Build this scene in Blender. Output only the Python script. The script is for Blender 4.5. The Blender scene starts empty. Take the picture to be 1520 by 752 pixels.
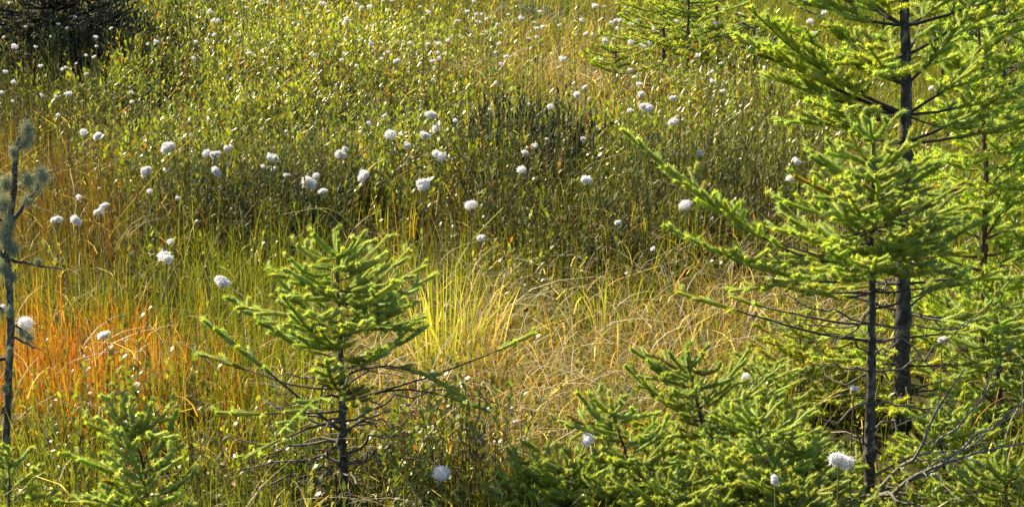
import bpy, math
import numpy as np
from mathutils import Vector
rng = np.random.default_rng(7)
S = bpy.context.scene
C = S.collection

# ------------------------------------------------------------------ camera, world, sun, exposure
CAM_H, PITCH, F = 1.6, math.radians(15.0), 2800.0      # F: focal length in photo pixels (1520 wide)
cd = bpy.data.cameras.new("camera"); cam = bpy.data.objects.new("camera", cd); C.objects.link(cam)
cam.location = (0, 0, CAM_H); cam.rotation_euler = (math.pi/2 - PITCH, 0, 0)
cd.sensor_width = 36.0; cd.lens = F/1520*36.0; cd.clip_end = 3000.0; cd.clip_start = 0.05
S.camera = cam
SUN_EL, SUN_AZ = math.radians(41), math.radians(-54)      # azimuth from +Y (view direction), minus = left
w = bpy.data.worlds.new("World"); S.world = w; w.use_nodes = True
nt = w.node_tree; nt.nodes.clear()
sky = nt.nodes.new("ShaderNodeTexSky"); sky.sky_type = 'NISHITA'; sky.sun_disc = False
sky.sun_elevation = SUN_EL; sky.sun_rotation = SUN_AZ
bg = nt.nodes.new("ShaderNodeBackground"); bg.inputs[1].default_value = 0.075
wo = nt.nodes.new("ShaderNodeOutputWorld")
nt.links.new(sky.outputs[0], bg.inputs[0]); nt.links.new(bg.outputs[0], wo.inputs[0])
sd = bpy.data.lights.new("sun", 'SUN'); sd.energy = 5.0; sd.angle = math.radians(0.53); sd.color = (1.0, 0.86, 0.57)
sun = bpy.data.objects.new("sun", sd); C.objects.link(sun)
sdir = Vector((math.sin(SUN_AZ)*math.cos(SUN_EL), math.cos(SUN_AZ)*math.cos(SUN_EL), math.sin(SUN_EL)))
sun.rotation_euler = sdir.to_track_quat('Z', 'Y').to_euler()
sun.location = sdir*20
S.view_settings.view_transform = 'Standard'; S.view_settings.look = 'None'
S.view_settings.exposure = 1.5; S.view_settings.gamma = 1.0
S.cycles.max_bounces = 8; S.cycles.transparent_max_bounces = 4

# ------------------------------------------------------------------ helpers
UP = np.array([0, math.sin(PITCH), math.cos(PITCH)]); FW = np.array([0, math.cos(PITCH), -math.sin(PITCH)])
def ray(px, py):
    return np.array([(px-760)/F, 0, 0]) + UP*(376-py)/F + FW
def at_y(px, py, Y):                       # point at distance Y along the ground seen in that direction
    d = ray(px, py); return np.array([0, 0, CAM_H]) + d*(Y/d[1])
def at_z(px, py, z):
    d = ray(px, py); return np.array([0, 0, CAM_H]) + d*((z-CAM_H)/d[2])
def proj(x, y, z):
    v = np.stack([x, y, z-CAM_H], -1); d = v @ FW
    return 760+F*v[..., 0]/d, 376-F*(v @ UP)/d

_lat = np.random.default_rng(3).random((4, 64, 64))
def noise(x, y, s, k=0):                   # smooth value noise 0..1
    x = np.asarray(x)/s+100.3; y = np.asarray(y)/s+57.7
    xi = np.floor(x).astype(int); yi = np.floor(y).astype(int); fx = x-xi; fy = y-yi
    fx = fx*fx*(3-2*fx); fy = fy*fy*(3-2*fy); L = _lat[k]
    a = L[xi % 64, yi % 64]; b = L[(xi+1) % 64, yi % 64]; c = L[xi % 64, (yi+1) % 64]; d = L[(xi+1) % 64, (yi+1) % 64]
    return (a*(1-fx)+b*fx)*(1-fy)+(c*(1-fx)+d*fx)*fy
def blob(px, py, lst):
    r = np.zeros(np.shape(px))
    for cx, cy, sx, sy, a in lst:
        r += a*np.exp(-(((px-cx)/sx)**2+((py-cy)/sy)**2))
    return r
HUM = []                                   # hummocks (x, y, radius, height)
for px, py, r, h in [(775, 290, .55, .07), (340, 345, .8, .07), (500, 350, .5, .05), (950, 340, .5, .07), (60, 130, 1.0, .10), (200, 330, .7, .03),
                     (480, 190, .9, .07), (300, 170, .8, .06), (620, 700, .3, .02), (1180, 330, .6, .04), (640, 150, .7, .05)]:
    p = at_z(px, py, 0.05); HUM.append((p[0], p[1], r, h))
def gz(x, y):
    x = np.asarray(x, float); y = np.asarray(y, float)
    z = 0.05*(noise(x, y, .9)-.5)+0.03*(noise(x, y, .33, 1)-.5)+.02*(noise(x, y, .12, 2)-.5)
    for hx, hy, r, h in HUM:
        z = z + h*np.exp(-((x-hx)**2+(y-hy)**2)/r**2)
    return z*np.clip((40-y)/20, 0, 1)
def norm(v): return v/(np.linalg.norm(v, axis=-1, keepdims=True)+1e-9)

class Acc:
    """collects triangles; build() links them as one mesh object"""
    def __init__(s): s.v = []; s.f = []; s.c = []; s.n = 0
    def add(s, v, f, c):
        v = np.asarray(v, np.float32).reshape(-1, 3); f = np.asarray(f, np.int64).reshape(-1, 3)
        c = np.broadcast_to(np.asarray(c, np.float32), v.shape) if np.ndim(c) < 2 else np.asarray(c, np.float32)
        s.v.append(v); s.f.append(f+s.n); s.c.append(c); s.n += len(v)
    def mesh(s, name, mat, org=(0, 0, 0), smooth=False):
        me = bpy.data.meshes.new(name)
        v = np.concatenate(s.v)-np.asarray(org, np.float32); f = np.concatenate(s.f).astype(np.int32); c = np.concatenate(s.c)
        me.vertices.add(len(v)); me.vertices.foreach_set("co", v.astype(np.float32).ravel())
        me.loops.add(f.size); me.loops.foreach_set("vertex_index", f.ravel())
        me.polygons.add(len(f)); me.polygons.foreach_set("loop_start", np.arange(0, f.size, 3, dtype=np.int32))
        me.polygons.foreach_set("loop_total", np.full(len(f), 3, np.int32))
        if smooth: me.polygons.foreach_set("use_smooth", np.ones(len(f), bool))
        me.update(calc_edges=True)
        at = me.color_attributes.new("tint", 'FLOAT_COLOR', 'POINT')
        at.data.foreach_set("color", np.concatenate([c, np.ones((len(c), 1), np.float32)], 1).astype(np.float32).ravel())
        me.materials.append(mat)
        return me
    def build(s, name, mat, parent=None, org=None, kind=None, smooth=False):
        if org is None: org = tuple(parent['_o']) if parent is not None and '_o' in parent else (0, 0, 0)
        o = bpy.data.objects.new(name, s.mesh(name, mat, org, smooth)); C.objects.link(o)
        if parent is not None: o.parent = parent
        if kind: o['kind'] = kind
        return o
ORG = {}
def thing(name, label, cat, loc, group=None):
    o = bpy.data.objects.new(name, None); C.objects.link(o); o.location = tuple(float(a) for a in loc); o.empty_display_size = .05
    o['label'] = label; o['category'] = cat
    if group: o['group'] = group
    return o

def material(name, rough=.5, transl=.35, tmul=(1.6, 1.5, .7), spec=.5, grain=0, gscale=60., bump=0):
    m = bpy.data.materials.new(name); m.use_nodes = True; n = m.node_tree; n.nodes.clear(); L = n.links.new
    out = n.nodes.new("ShaderNodeOutputMaterial"); at = n.nodes.new("ShaderNodeAttribute"); at.attribute_name = "tint"
    p = n.nodes.new("ShaderNodeBsdfPrincipled"); p.inputs['Roughness'].default_value = rough; p.inputs['Specular IOR Level'].default_value = spec
    col = at.outputs['Color']
    if grain:
        nz = n.nodes.new("ShaderNodeTexNoise"); nz.inputs['Scale'].default_value = gscale; nz.inputs['Detail'].default_value = 5
        tc = n.nodes.new("ShaderNodeTexCoord"); L(tc.outputs['Object'], nz.inputs['Vector'])
        mr = n.nodes.new("ShaderNodeMapRange"); mr.inputs[1].default_value = .3; mr.inputs[2].default_value = .7
        mr.inputs[3].default_value = 1-grain; mr.inputs[4].default_value = 1+grain; L(nz.outputs['Fac'], mr.inputs[0])
        mx = n.nodes.new("ShaderNodeVectorMath"); mx.operation = 'SCALE'; L(col, mx.inputs[0]); L(mr.outputs[0], mx.inputs['Scale'])
        col = mx.outputs[0]
        if bump:
            b = n.nodes.new("ShaderNodeBump"); b.inputs['Strength'].default_value = .8; b.inputs['Distance'].default_value = bump
            L(nz.outputs['Fac'], b.inputs['Height']); L(b.outputs[0], p.inputs['Normal'])
    L(col, p.inputs['Base Color'])
    if transl:
        t = n.nodes.new("ShaderNodeBsdfTranslucent"); vm = n.nodes.new("ShaderNodeVectorMath"); vm.operation = 'MULTIPLY'
        L(col, vm.inputs[0]); vm.inputs[1].default_value = tmul; L(vm.outputs[0], t.inputs['Color'])
        mx = n.nodes.new("ShaderNodeMixShader"); mx.inputs[0].default_value = transl
        L(p.outputs[0], mx.inputs[1]); L(t.outputs[0], mx.inputs[2]); L(mx.outputs[0], out.inputs[0])
    else: L(p.outputs[0], out.inputs[0])
    return m
M_LEAF = material("glossy_leaf", .36, .42, (1.9, 1.9, .6), .7)
M_DULL = material("matt_leaf", .6, .3, (1.7, 1.6, .8), .5)
M_DARK = material("shaded_leaf", .6, .12, (1.4, 1.3, .8), .25)  # low translucency and sheen build shade into the dark shrubs' leaves
M_GRASS = material("grass_blade", .5, .46, (2.1, 1.8, .6), .35)
M_NEEDLE = material("spruce_needle", .5, .54, (1.6, 1.5, .7), .4)
M_BARK = material("bark", .85, 0, grain=.5, gscale=140., bump=.004, spec=.3)
M_STEM = material("stem", .6, .2, (1.4, 1.2, .8), .4)
M_COTTON = material("cotton", .9, .5, (1.0, 1.0, 1.0), .1)
M_LICHEN = material("lichen", .9, .25, (1.2, 1.2, 1.1), .1)
M_GROUND = material("peat_moss", .95, 0, grain=.45, gscale=18., bump=.02, spec=.15)

# ---- vectorised plant pieces
def blades(acc, base, h, az, lean, wid, cb, ct, segs=3, waz=None, curve=2.0, droop=0.):
    n = len(base); d = np.stack([np.cos(az), np.sin(az), 0*az], -1)
    if waz is None: waz = az+math.pi/2+rng.normal(0, .9, n)
    wv = np.stack([np.cos(waz), np.sin(waz), 0*waz], -1)
    ts = np.linspace(0, 1, segs+1); vs = []; cs = []
    for i, t in enumerate(ts):
        p = base+d*(lean*h*t**curve)[:, None]; p = p+np.array([0, 0, 1.])*((h*(t-droop*t**3)*(1-.25*np.minimum(lean, 1.5)*t)))[:, None]
        ww = wid*(1-.55*t); col = cb*(1-t)+ct*t
        if i < segs: vs += [p-wv*ww[:, None]/2, p+wv*ww[:, None]/2]; cs += [col, col]
        else: vs.append(p); cs.append(col)
    k = 2*segs+1; V = np.stack(vs, 1).reshape(-1, 3); Cc = np.stack(cs, 1).reshape(-1, 3)
    fl = []
    for i in range(segs-1): a = 2*i; fl += [(a, a+1, a+3), (a, a+3, a+2)]
    fl.append((2*segs-2, 2*segs-1, 2*segs)); fl = np.array(fl)
    acc.add(V, (fl[None]+(np.arange(n)*k)[:, None, None]).reshape(-1, 3), Cc)
def leaves(acc, pos, d, wv, ln, wd, col, hi=False):
    n = len(pos); nrm = norm(np.cross(d, wv)); m = .45
    L = ln[:, None]; W = wd[:, None]/2; cup = nrm*(wd*.25)[:, None]
    if hi:
        V = np.stack([pos, pos+d*L*.28-wv*W*.85+cup, pos+d*L*.28+wv*W*.85+cup, pos+d*L*.68-wv*W*.8+cup, pos+d*L*.68+wv*W*.8+cup, pos+d*L], 1)
        # split along a midrib by adding none: 4 triangles
        fl = np.array([(0, 2, 1), (1, 2, 4), (1, 4, 3), (3, 4, 5)]); k = 6
    else:
        V = np.stack([pos, pos+d*L*m-wv*W+cup, pos+d*L*m+wv*W+cup, pos+d*L], 1)
        fl = np.array([(0, 3, 1), (0, 2, 3)]); k = 4
    acc.add(V.reshape(-1, 3), (fl[None]+(np.arange(n)*k)[:, None, None]).reshape(-1, 3), np.repeat(col, k, 0))
def shrub_stems(accL, accS, base, h, nl, ll, lw, colf, hi=False, amin=25, amax=75, t0=.25, stemcol=(.09, .05, .03), leanm=.25, sw=.003):
    n = len(base); az = rng.random(n)*6.283; lean = np.abs(rng.normal(0, leanm, n))
    sv = norm(np.stack([np.cos(az)*lean, np.sin(az)*lean, np.ones(n)], -1))
    blades(accS, base, h, az, lean, np.full(n, sw), np.tile(stemcol, (n, 1))*.8, np.tile(stemcol, (n, 1)), 2, curve=1.0)
    t = (t0+(1-t0)*(np.arange(nl)+rng.random((n, nl)))/nl)
    P = base[:, None]+np.stack([np.cos(az)*lean, np.sin(az)*lean, 0*az], -1)[:, None]*(h[:, None]*t)[..., None]
    P[..., 2] += h[:, None]*t*(1-.25*lean[:, None]*t)
    la = np.arange(nl)*2.4+rng.random((n, 1))*6.28+rng.normal(0, .4, (n, nl))
    rad = np.stack([np.cos(la), np.sin(la), 0*la], -1); tan = np.stack([-np.sin(la), np.cos(la), 0*la], -1)
    a = np.radians(amax-(amax-amin)*t+rng.normal(0, 14, (n, nl)))[..., None]
    D = norm(sv[:, None]*np.cos(a)+rad*np.sin(a)); roll = rng.normal(0, .35, (n, nl))[..., None]
    W = norm(tan+np.cross(D, tan)*roll); W = norm(W-D*(W*D).sum(-1, keepdims=True))
    sc = rng.uniform(.65, 1.2, (n, nl))
    lenv = (ll[:, None] if np.ndim(ll) else ll)*sc; widv = (lw[:, None] if np.ndim(lw) else lw)*sc
    col = colf(n, nl, P, t)
    leaves(accL, P.reshape(-1, 3), D.reshape(-1, 3), W.reshape(-1, 3), (lenv*np.ones((n, nl))).ravel(), (widv*np.ones((n, nl))).ravel(), col.reshape(-1, 3), hi)
def tube(acc, pts, rad, col, ns=6, cap=True):
    pts = np.asarray(pts, float); n = len(pts); rad = np.broadcast_to(rad, n)
    d = np.gradient(pts, axis=0); d = norm(d); ref = np.array([0, 1., 0]) if abs(d[0][2]) > .7 else np.array([0, 0, 1.])
    u = norm(np.cross(d, ref)); v = np.cross(d, u); a = np.arange(ns)/ns*6.2832
    V = pts[:, None]+rad[:, None, None]*(u[:, None]*np.cos(a)[None, :, None]+v[:, None]*np.sin(a)[None, :, None])
    i = np.arange(n-1)[:, None]*ns; j = np.arange(ns)[None]; jn = (j+1) % ns
    A = i+j; B = i+jn; f = np.concatenate([np.stack([A, B, B+ns], -1).reshape(-1, 3), np.stack([A, B+ns, A+ns], -1).reshape(-1, 3)])
    V = V.reshape(-1, 3)
    if cap:
        V = np.concatenate([V, pts[-1:]+d[-1]*rad[-1]]); k = len(V)-1; e = (n-1)*ns
        f = np.concatenate([f, np.stack([e+np.arange(ns), e+(np.arange(ns)+1) % ns, np.full(ns, k)], -1)])
    acc.add(V, f, col)

# ------------------------------------------------------------------ ground
def make_ground():
    xs = np.concatenate([[-1500, -200, -40, -12], np.linspace(-7, 7, 141), [12, 40, 200, 1500]])
    ys = np.concatenate([[-1500, -100, -10, 0], np.linspace(1.5, 19, 176), [24, 30, 40, 70, 300, 2500]])
    X, Y = np.meshgrid(xs, ys); Z = gz(X, Y); V = np.stack([X, Y, Z], -1).reshape(-1, 3); nx = len(xs)
    i = (np.arange(len(ys)-1)*nx)[:, None]+np.arange(nx-1)[None]; i = i.ravel()
    f = np.concatenate([np.stack([i, i+1, i+nx+1], -1), np.stack([i, i+nx+1, i+nx], -1)])
    k = noise(V[:, 0], V[:, 1], .5, 2)[:, None]
    c = np.array([.035, .026, .012])*(1-k)+np.array([.045, .050, .014])*k
    a = Acc(); a.add(V, f, c); o = a.build("ground", M_GROUND, kind="structure", smooth=True); return o
make_ground()

# ------------------------------------------------------------------ vegetation cover
def scatter(n, y0=2.95, y1=17., pw=1.3, mx=.6):
    u = rng.random(n); e = 2-pw; y = (y0**e+u*(y1**e-y0**e))**(1/e)      # density falls as y^-pw
    x = (rng.random(n)*2-1)*(.285*y+mx)
    return x, y
W_LEATHER = [(330, 90, 190, 90, 1.1), (470, 170, 170, 70, 1.1), (560, 120, 130, 60, .8), (230, 190, 110, 60, .6), (640, 215, 110, 50, .8),
             (1060, 130, 120, 60, .6), (290, 30, 150, 60, .9), (520, 30, 150, 60, .4), (330, 380, 120, 35, .35), (900, 210, 200, 40, .45),
             (130, 670, 160, 60, .9), (600, 700, 150, 70, .75), (420, 670, 90, 60, .4), (300, 730, 180, 40, .5), (1250, 250, 150, 80, .5), (730, 380, 90, 25, .3), (680, 330, 120, 40, .35)]
W_DARK = [(340, 320, 150, 45, 1.0), (200, 310, 120, 40, .45), (500, 335, 90, 40, .8), (775, 265, 90, 55, 1.3), (930, 335, 130, 50, 1.0), (1040, 290, 110, 50, .7),
          (1150, 330, 100, 60, .6), (60, 110, 120, 80, 1.6), (440, 255, 80, 40, .4), (1180, 280, 120, 60, .5)]
W_ORANGE = [(140, 560, 135, 50, 1.25), (60, 550, 100, 55, .8), (320, 590, 70, 50, .3), (230, 640, 150, 40, .2), (560, 640, 90, 50, .2)]
W_TAN = [(450, 90, 280, 90, .3), (820, 540, 240, 120, 1.3), (640, 560, 120, 90, .5), (1050, 470, 120, 80, .5), (850, 75, 150, 70, .9), (980, 130, 150, 50, .5), (700, 60, 130, 60, .3), (1180, 450, 120, 100, .5)]
W_RED = [(380, 110, 260, 90, .45), (1050, 120, 120, 60, .4), (420, 340, 160, 50, .5), (880, 330, 120, 50, .5), (680, 330, 80, 50, .6), (1060, 330, 90, 50, .5), (90, 330, 160, 80, 1.2), (60, 250, 130, 90, .9), (650, 290, 60, 50, .4), (960, 130, 60, 30, .5), (310, 110, 50, 25, .5), (130, 420, 150, 50, .4)]

W_WOOD = [(1000, 740, 260, 90, 1.2), (1330, 640, 220, 160, 1.2), (1430, 500, 120, 140, .8), (1100, 800, 400, 90, 1)]
W_LOW = [(508, 750, 70, 55, 1.3), (1292, 745, 50, 55, 1.3), (14, 760, 40, 50, .9)]
def leather_col(n, nl, P, t):
    pal = np.array([[.115, .14, .024], [.15, .165, .026], [.07, .09, .02], [.18, .145, .03], [.15, .085, .035], [.075, .065, .03]])
    pr = np.array([.36, .14, .22, .09, .05, .14])
    c = pal[rng.choice(6, n, p=[.37, .25, .22, .06, .01, .09])][:, None]*rng.uniform(.7, 1.3, (n, nl, 1))
    k = noise(P[..., 0], P[..., 1], .8, 3)[..., None]
    c = c*(.85+.7*k)*(.8+.4*t[..., None])
    k2 = np.clip(noise(P[..., 0], P[..., 1], .42, 1)[..., None]*1.6-.3, 0, 1); c = c*(np.array([.92, .93, 1.1])*(1-k2)+np.array([1.12, 1.03, .9])*k2)
    od = rng.random((n, nl, 1)) < .012; c = np.where(od, np.array([.28, .09, .03]), c)
    return c
def dark_col(n, nl, P, t):
    pal = np.array([[.035, .05, .015], [.05, .06, .03], [.060, .08, .015], [.085, .055, .02], [.11, .12, .02]])
    c = pal[rng.choice(5, n, p=[.32, .2, .25, .13, .1])][:, None]*rng.uniform(.7, 1.3, (n, nl, 1)); return c*(.8+.3*t[..., None])

def cover():
    # low glossy-leaved shrubs
    x, y = scatter(84000, pw=1.3); px, py = proj(x, y, gz(x, y)+.12)
    wl = blob(px, py, W_LEATHER)*(.55+.9*noise(x, y, .35, 1))*np.clip((noise(x, y, .11, 3)-.25)*3, .05, 1.3); keep = rng.random(len(x)) < (np.clip(wl, .0, 1)*.9+.012)*np.clip(1-blob(px, py, W_LOW), 0, 1)
    x, y = x[keep], y[keep]; z = gz(x, y); far = y > 6.5
    for msk, hi, nl in ((~far, True, 13), (far, False, 12)):
        L, St = Acc(), Acc(); xx, yy, zz = x[msk], y[msk], z[msk]; n = len(xx)
        h = rng.uniform(.12, .27, n)*(.5+1.0*noise(xx, yy, .3, 0))
        ll = rng.uniform(.021, .033, n)*np.clip(.45+yy*.085, .7, 1.0)*(1 if hi else 1.05); lw = ll*rng.uniform(.34, .45, n)
        shrub_stems(L, St, np.stack([xx, yy, zz], -1), h, nl, ll, lw, leather_col, hi)
        L.build("low_shrub_leaves" if hi else "distant_shrub_leaves", M_LEAF, kind="stuff")
        St.build("low_shrub_stems" if hi else "distant_shrub_stems", M_STEM, kind="stuff")
    # dull narrow-leaved dark shrubs
    x, y = scatter(90000, pw=1.1); px, py = proj(x, y, gz(x, y)+.12)
    wd = blob(px, py, W_DARK)*np.clip((noise(x, y, .28, 2)-.3)*2.6, 0, 1.3); keep = rng.random(len(x)) < np.clip(wd, 0, 1)*.62
    x, y = x[keep], y[keep]; z = gz(x, y); n = len(x); L, St = Acc(), Acc()
    h = rng.uniform(.18, .34, n)*(.75+.5*noise(x, y, .5, 1))
    shrub_stems(L, St, np.stack([x, y, z], -1), h, 20, rng.uniform(.016, .026, n), rng.uniform(.004, .0065, n), dark_col, False, 20, 65, .2, (.07, .045, .03))
    L.build("dark_shrub_leaves", M_DULL, kind="stuff"); St.build("dark_shrub_stems", M_STEM, kind="stuff")
    # grass and sedge
    x, y = scatter(165000, pw=1.3); px, py = proj(x, y, gz(x, y)+.08)
    wl = blob(px, py, W_LEATHER)+blob(px, py, W_DARK)*.45
    wood = blob(px, py, W_WOOD); keep = rng.random(len(x)) < np.clip(1.05-.8*wl, .16, 1)*np.clip(1-.9*wood, .1, 1)*np.clip(1-blob(px, py, W_LOW), .05, 1)
    x, y, px, py = x[keep], y[keep], px[keep], py[keep]; z = gz(x, y); n = len(x)
    wo, wt, wr = (blob(px, py, q)[:, None] for q in (W_ORANGE, W_TAN, W_RED)); wo = wo*(.6+.8*noise(x, y, .25, 3)[:, None]); wt = wt*(.5+noise(x, y, .2, 0)[:, None])
    r = rng.random((n, 1)); r2 = rng.random((n, 1))
    green = np.where(r2 < .5, [.10, .14, .018], np.where(r2 < .8, [.15, .17, .02], [.06, .09, .02]))
    orange = np.where(r2 < .2, [.36, .13, .015], np.where(r2 < .5, [.28, .16, .02], np.where(r2 < .8, [.15, .13, .02], [.09, .06, .02])))
    tan = np.where(r2 < .26, [.34, .25, .12], np.where(r2 < .42, [.20, .10, .04], np.where(r2 < .70, [.22, .21, .05], [.14, .18, .02])))
    red = np.where(r2 < .3, [.11, .055, .02], np.where(r2 < .7, [.10, .085, .022], [.08, .09, .02]))
    c = np.where(r < wo*.85, orange, np.where(r < (wo+wt)*.8, tan, np.where(r < (wo+wt+wr)*.8, red, green)))
    c = c*rng.uniform(.7, 1.3, (n, 1)); far = (y-3)/10
    h = rng.uniform(.11, .26, n)*(.7+.6*noise(x, y, .3, 2)); isT = (wt[:, 0] > .4); h = np.where(isT, h*.85, h)
    h = h*(1-.3*np.clip(blob(px, py, [(640, 690, 400, 60, 1)]), 0, 1))
    lean = np.abs(rng.normal(0, .35, n))+np.where(isT, np.abs(rng.normal(0, .5, n)), 0); wid = rng.uniform(.0018, .0034, n)*(.85+.9*far)
    dead = (rng.random(n) < .05+.06*wt[:, 0]); c[dead] = np.array([.48, .40, .26])*rng.uniform(.7, 1.2, (dead.sum(), 1)); lean[dead] += .6
    base = np.stack([x, y, z], -1); az = rng.random(n)*6.283
    near = y < 6.0
    for nm, m, sg in (("grass", near, 3), ("distant_grass", ~near, 2)):
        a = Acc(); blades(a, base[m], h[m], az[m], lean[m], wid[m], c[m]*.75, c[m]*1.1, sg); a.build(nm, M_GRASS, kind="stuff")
    q = 260000; x, y = scatter(q, y1=6.5, pw=1.2, mx=.3); px, py = proj(x, y, gz(x, y)+.08); k = rng.random(q) < np.clip(blob(px, py, [(130, 550, 130, 40, 1.1), (50, 545, 80, 50, .8)]), 0, 1)
    x, y = x[k], y[k]; n = len(x); r2 = rng.random((n, 1)); c = np.where(r2 < .38, [.40, .11, .012], np.where(r2 < .55, [.33, .19, .025], np.where(r2 < .75, [.20, .17, .02], np.where(r2 < .88, [.13, .06, .02], [.36, .28, .14]))))*rng.uniform(.7, 1.25, (n, 1)); a = Acc()
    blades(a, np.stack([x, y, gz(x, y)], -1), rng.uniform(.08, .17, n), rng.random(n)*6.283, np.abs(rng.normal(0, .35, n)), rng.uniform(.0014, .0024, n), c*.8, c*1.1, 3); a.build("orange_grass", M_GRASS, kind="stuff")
    # pale fallen sedge litter, long bent straws
    x, y = scatter(15000, y1=9., pw=1.2); px, py = proj(x, y, gz(x, y)+.08); wt = blob(px, py, W_TAN)+.35*blob(px, py, W_ORANGE)+.16
    k = rng.random(len(x)) < np.clip(wt, 0, 1)*.8; x, y = x[k], y[k]; n = len(x)
    base = np.stack([x, y, gz(x, y)+rng.uniform(.02, .13, n)], -1); a = Acc()
    c = np.where(rng.random((n, 1)) < .7, [.56, .50, .38], [.33, .22, .10])*rng.uniform(.7, 1.15, (n, 1))
    blades(a, base, rng.uniform(.07, .20, n), rng.random(n)*6.283, rng.uniform(.5, 2.2, n), rng.uniform(.002, .0042, n), c, c, 4, curve=1.4, droop=.35)
    a.build("fallen_straw", M_GRASS, kind="stuff")
cover()

# ------------------------------------------------------------------ spruces
def rough_trunk(a, P, R, bark, m=110, ns=11):
    u = np.linspace(0, len(P)-1, m); Q = np.stack([np.interp(u, range(len(P)), P[:, k]) for k in range(3)], -1); rr = np.interp(u, range(len(P)), R)
    knot = np.zeros(m)
    for c in rng.integers(3, m-2, 14): knot[c] += rng.uniform(.1, .28); knot[c-1] += .08
    tube(a, Q, rr*(1+knot+.04*rng.normal(0, 1, m)), bark, ns)
    V = a.v[-1].copy(); ctr = np.concatenate([np.repeat(Q, ns, 0), Q[-1:]]); j = rng.normal(0, .085, len(V)); V = ctr+(V-ctr)*(1+j[:, None]); a.v[-1] = V.astype(np.float32)
    g = rng.random(len(V)); c = bark*rng.uniform(.45, 1.5, (len(V), 1)); c = np.where((g < .13)[:, None], np.array([.17, .18, .15])*rng.uniform(.6, 1.2, (len(V), 1)), c); a.c[-1] = c.astype(np.float32)
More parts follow.
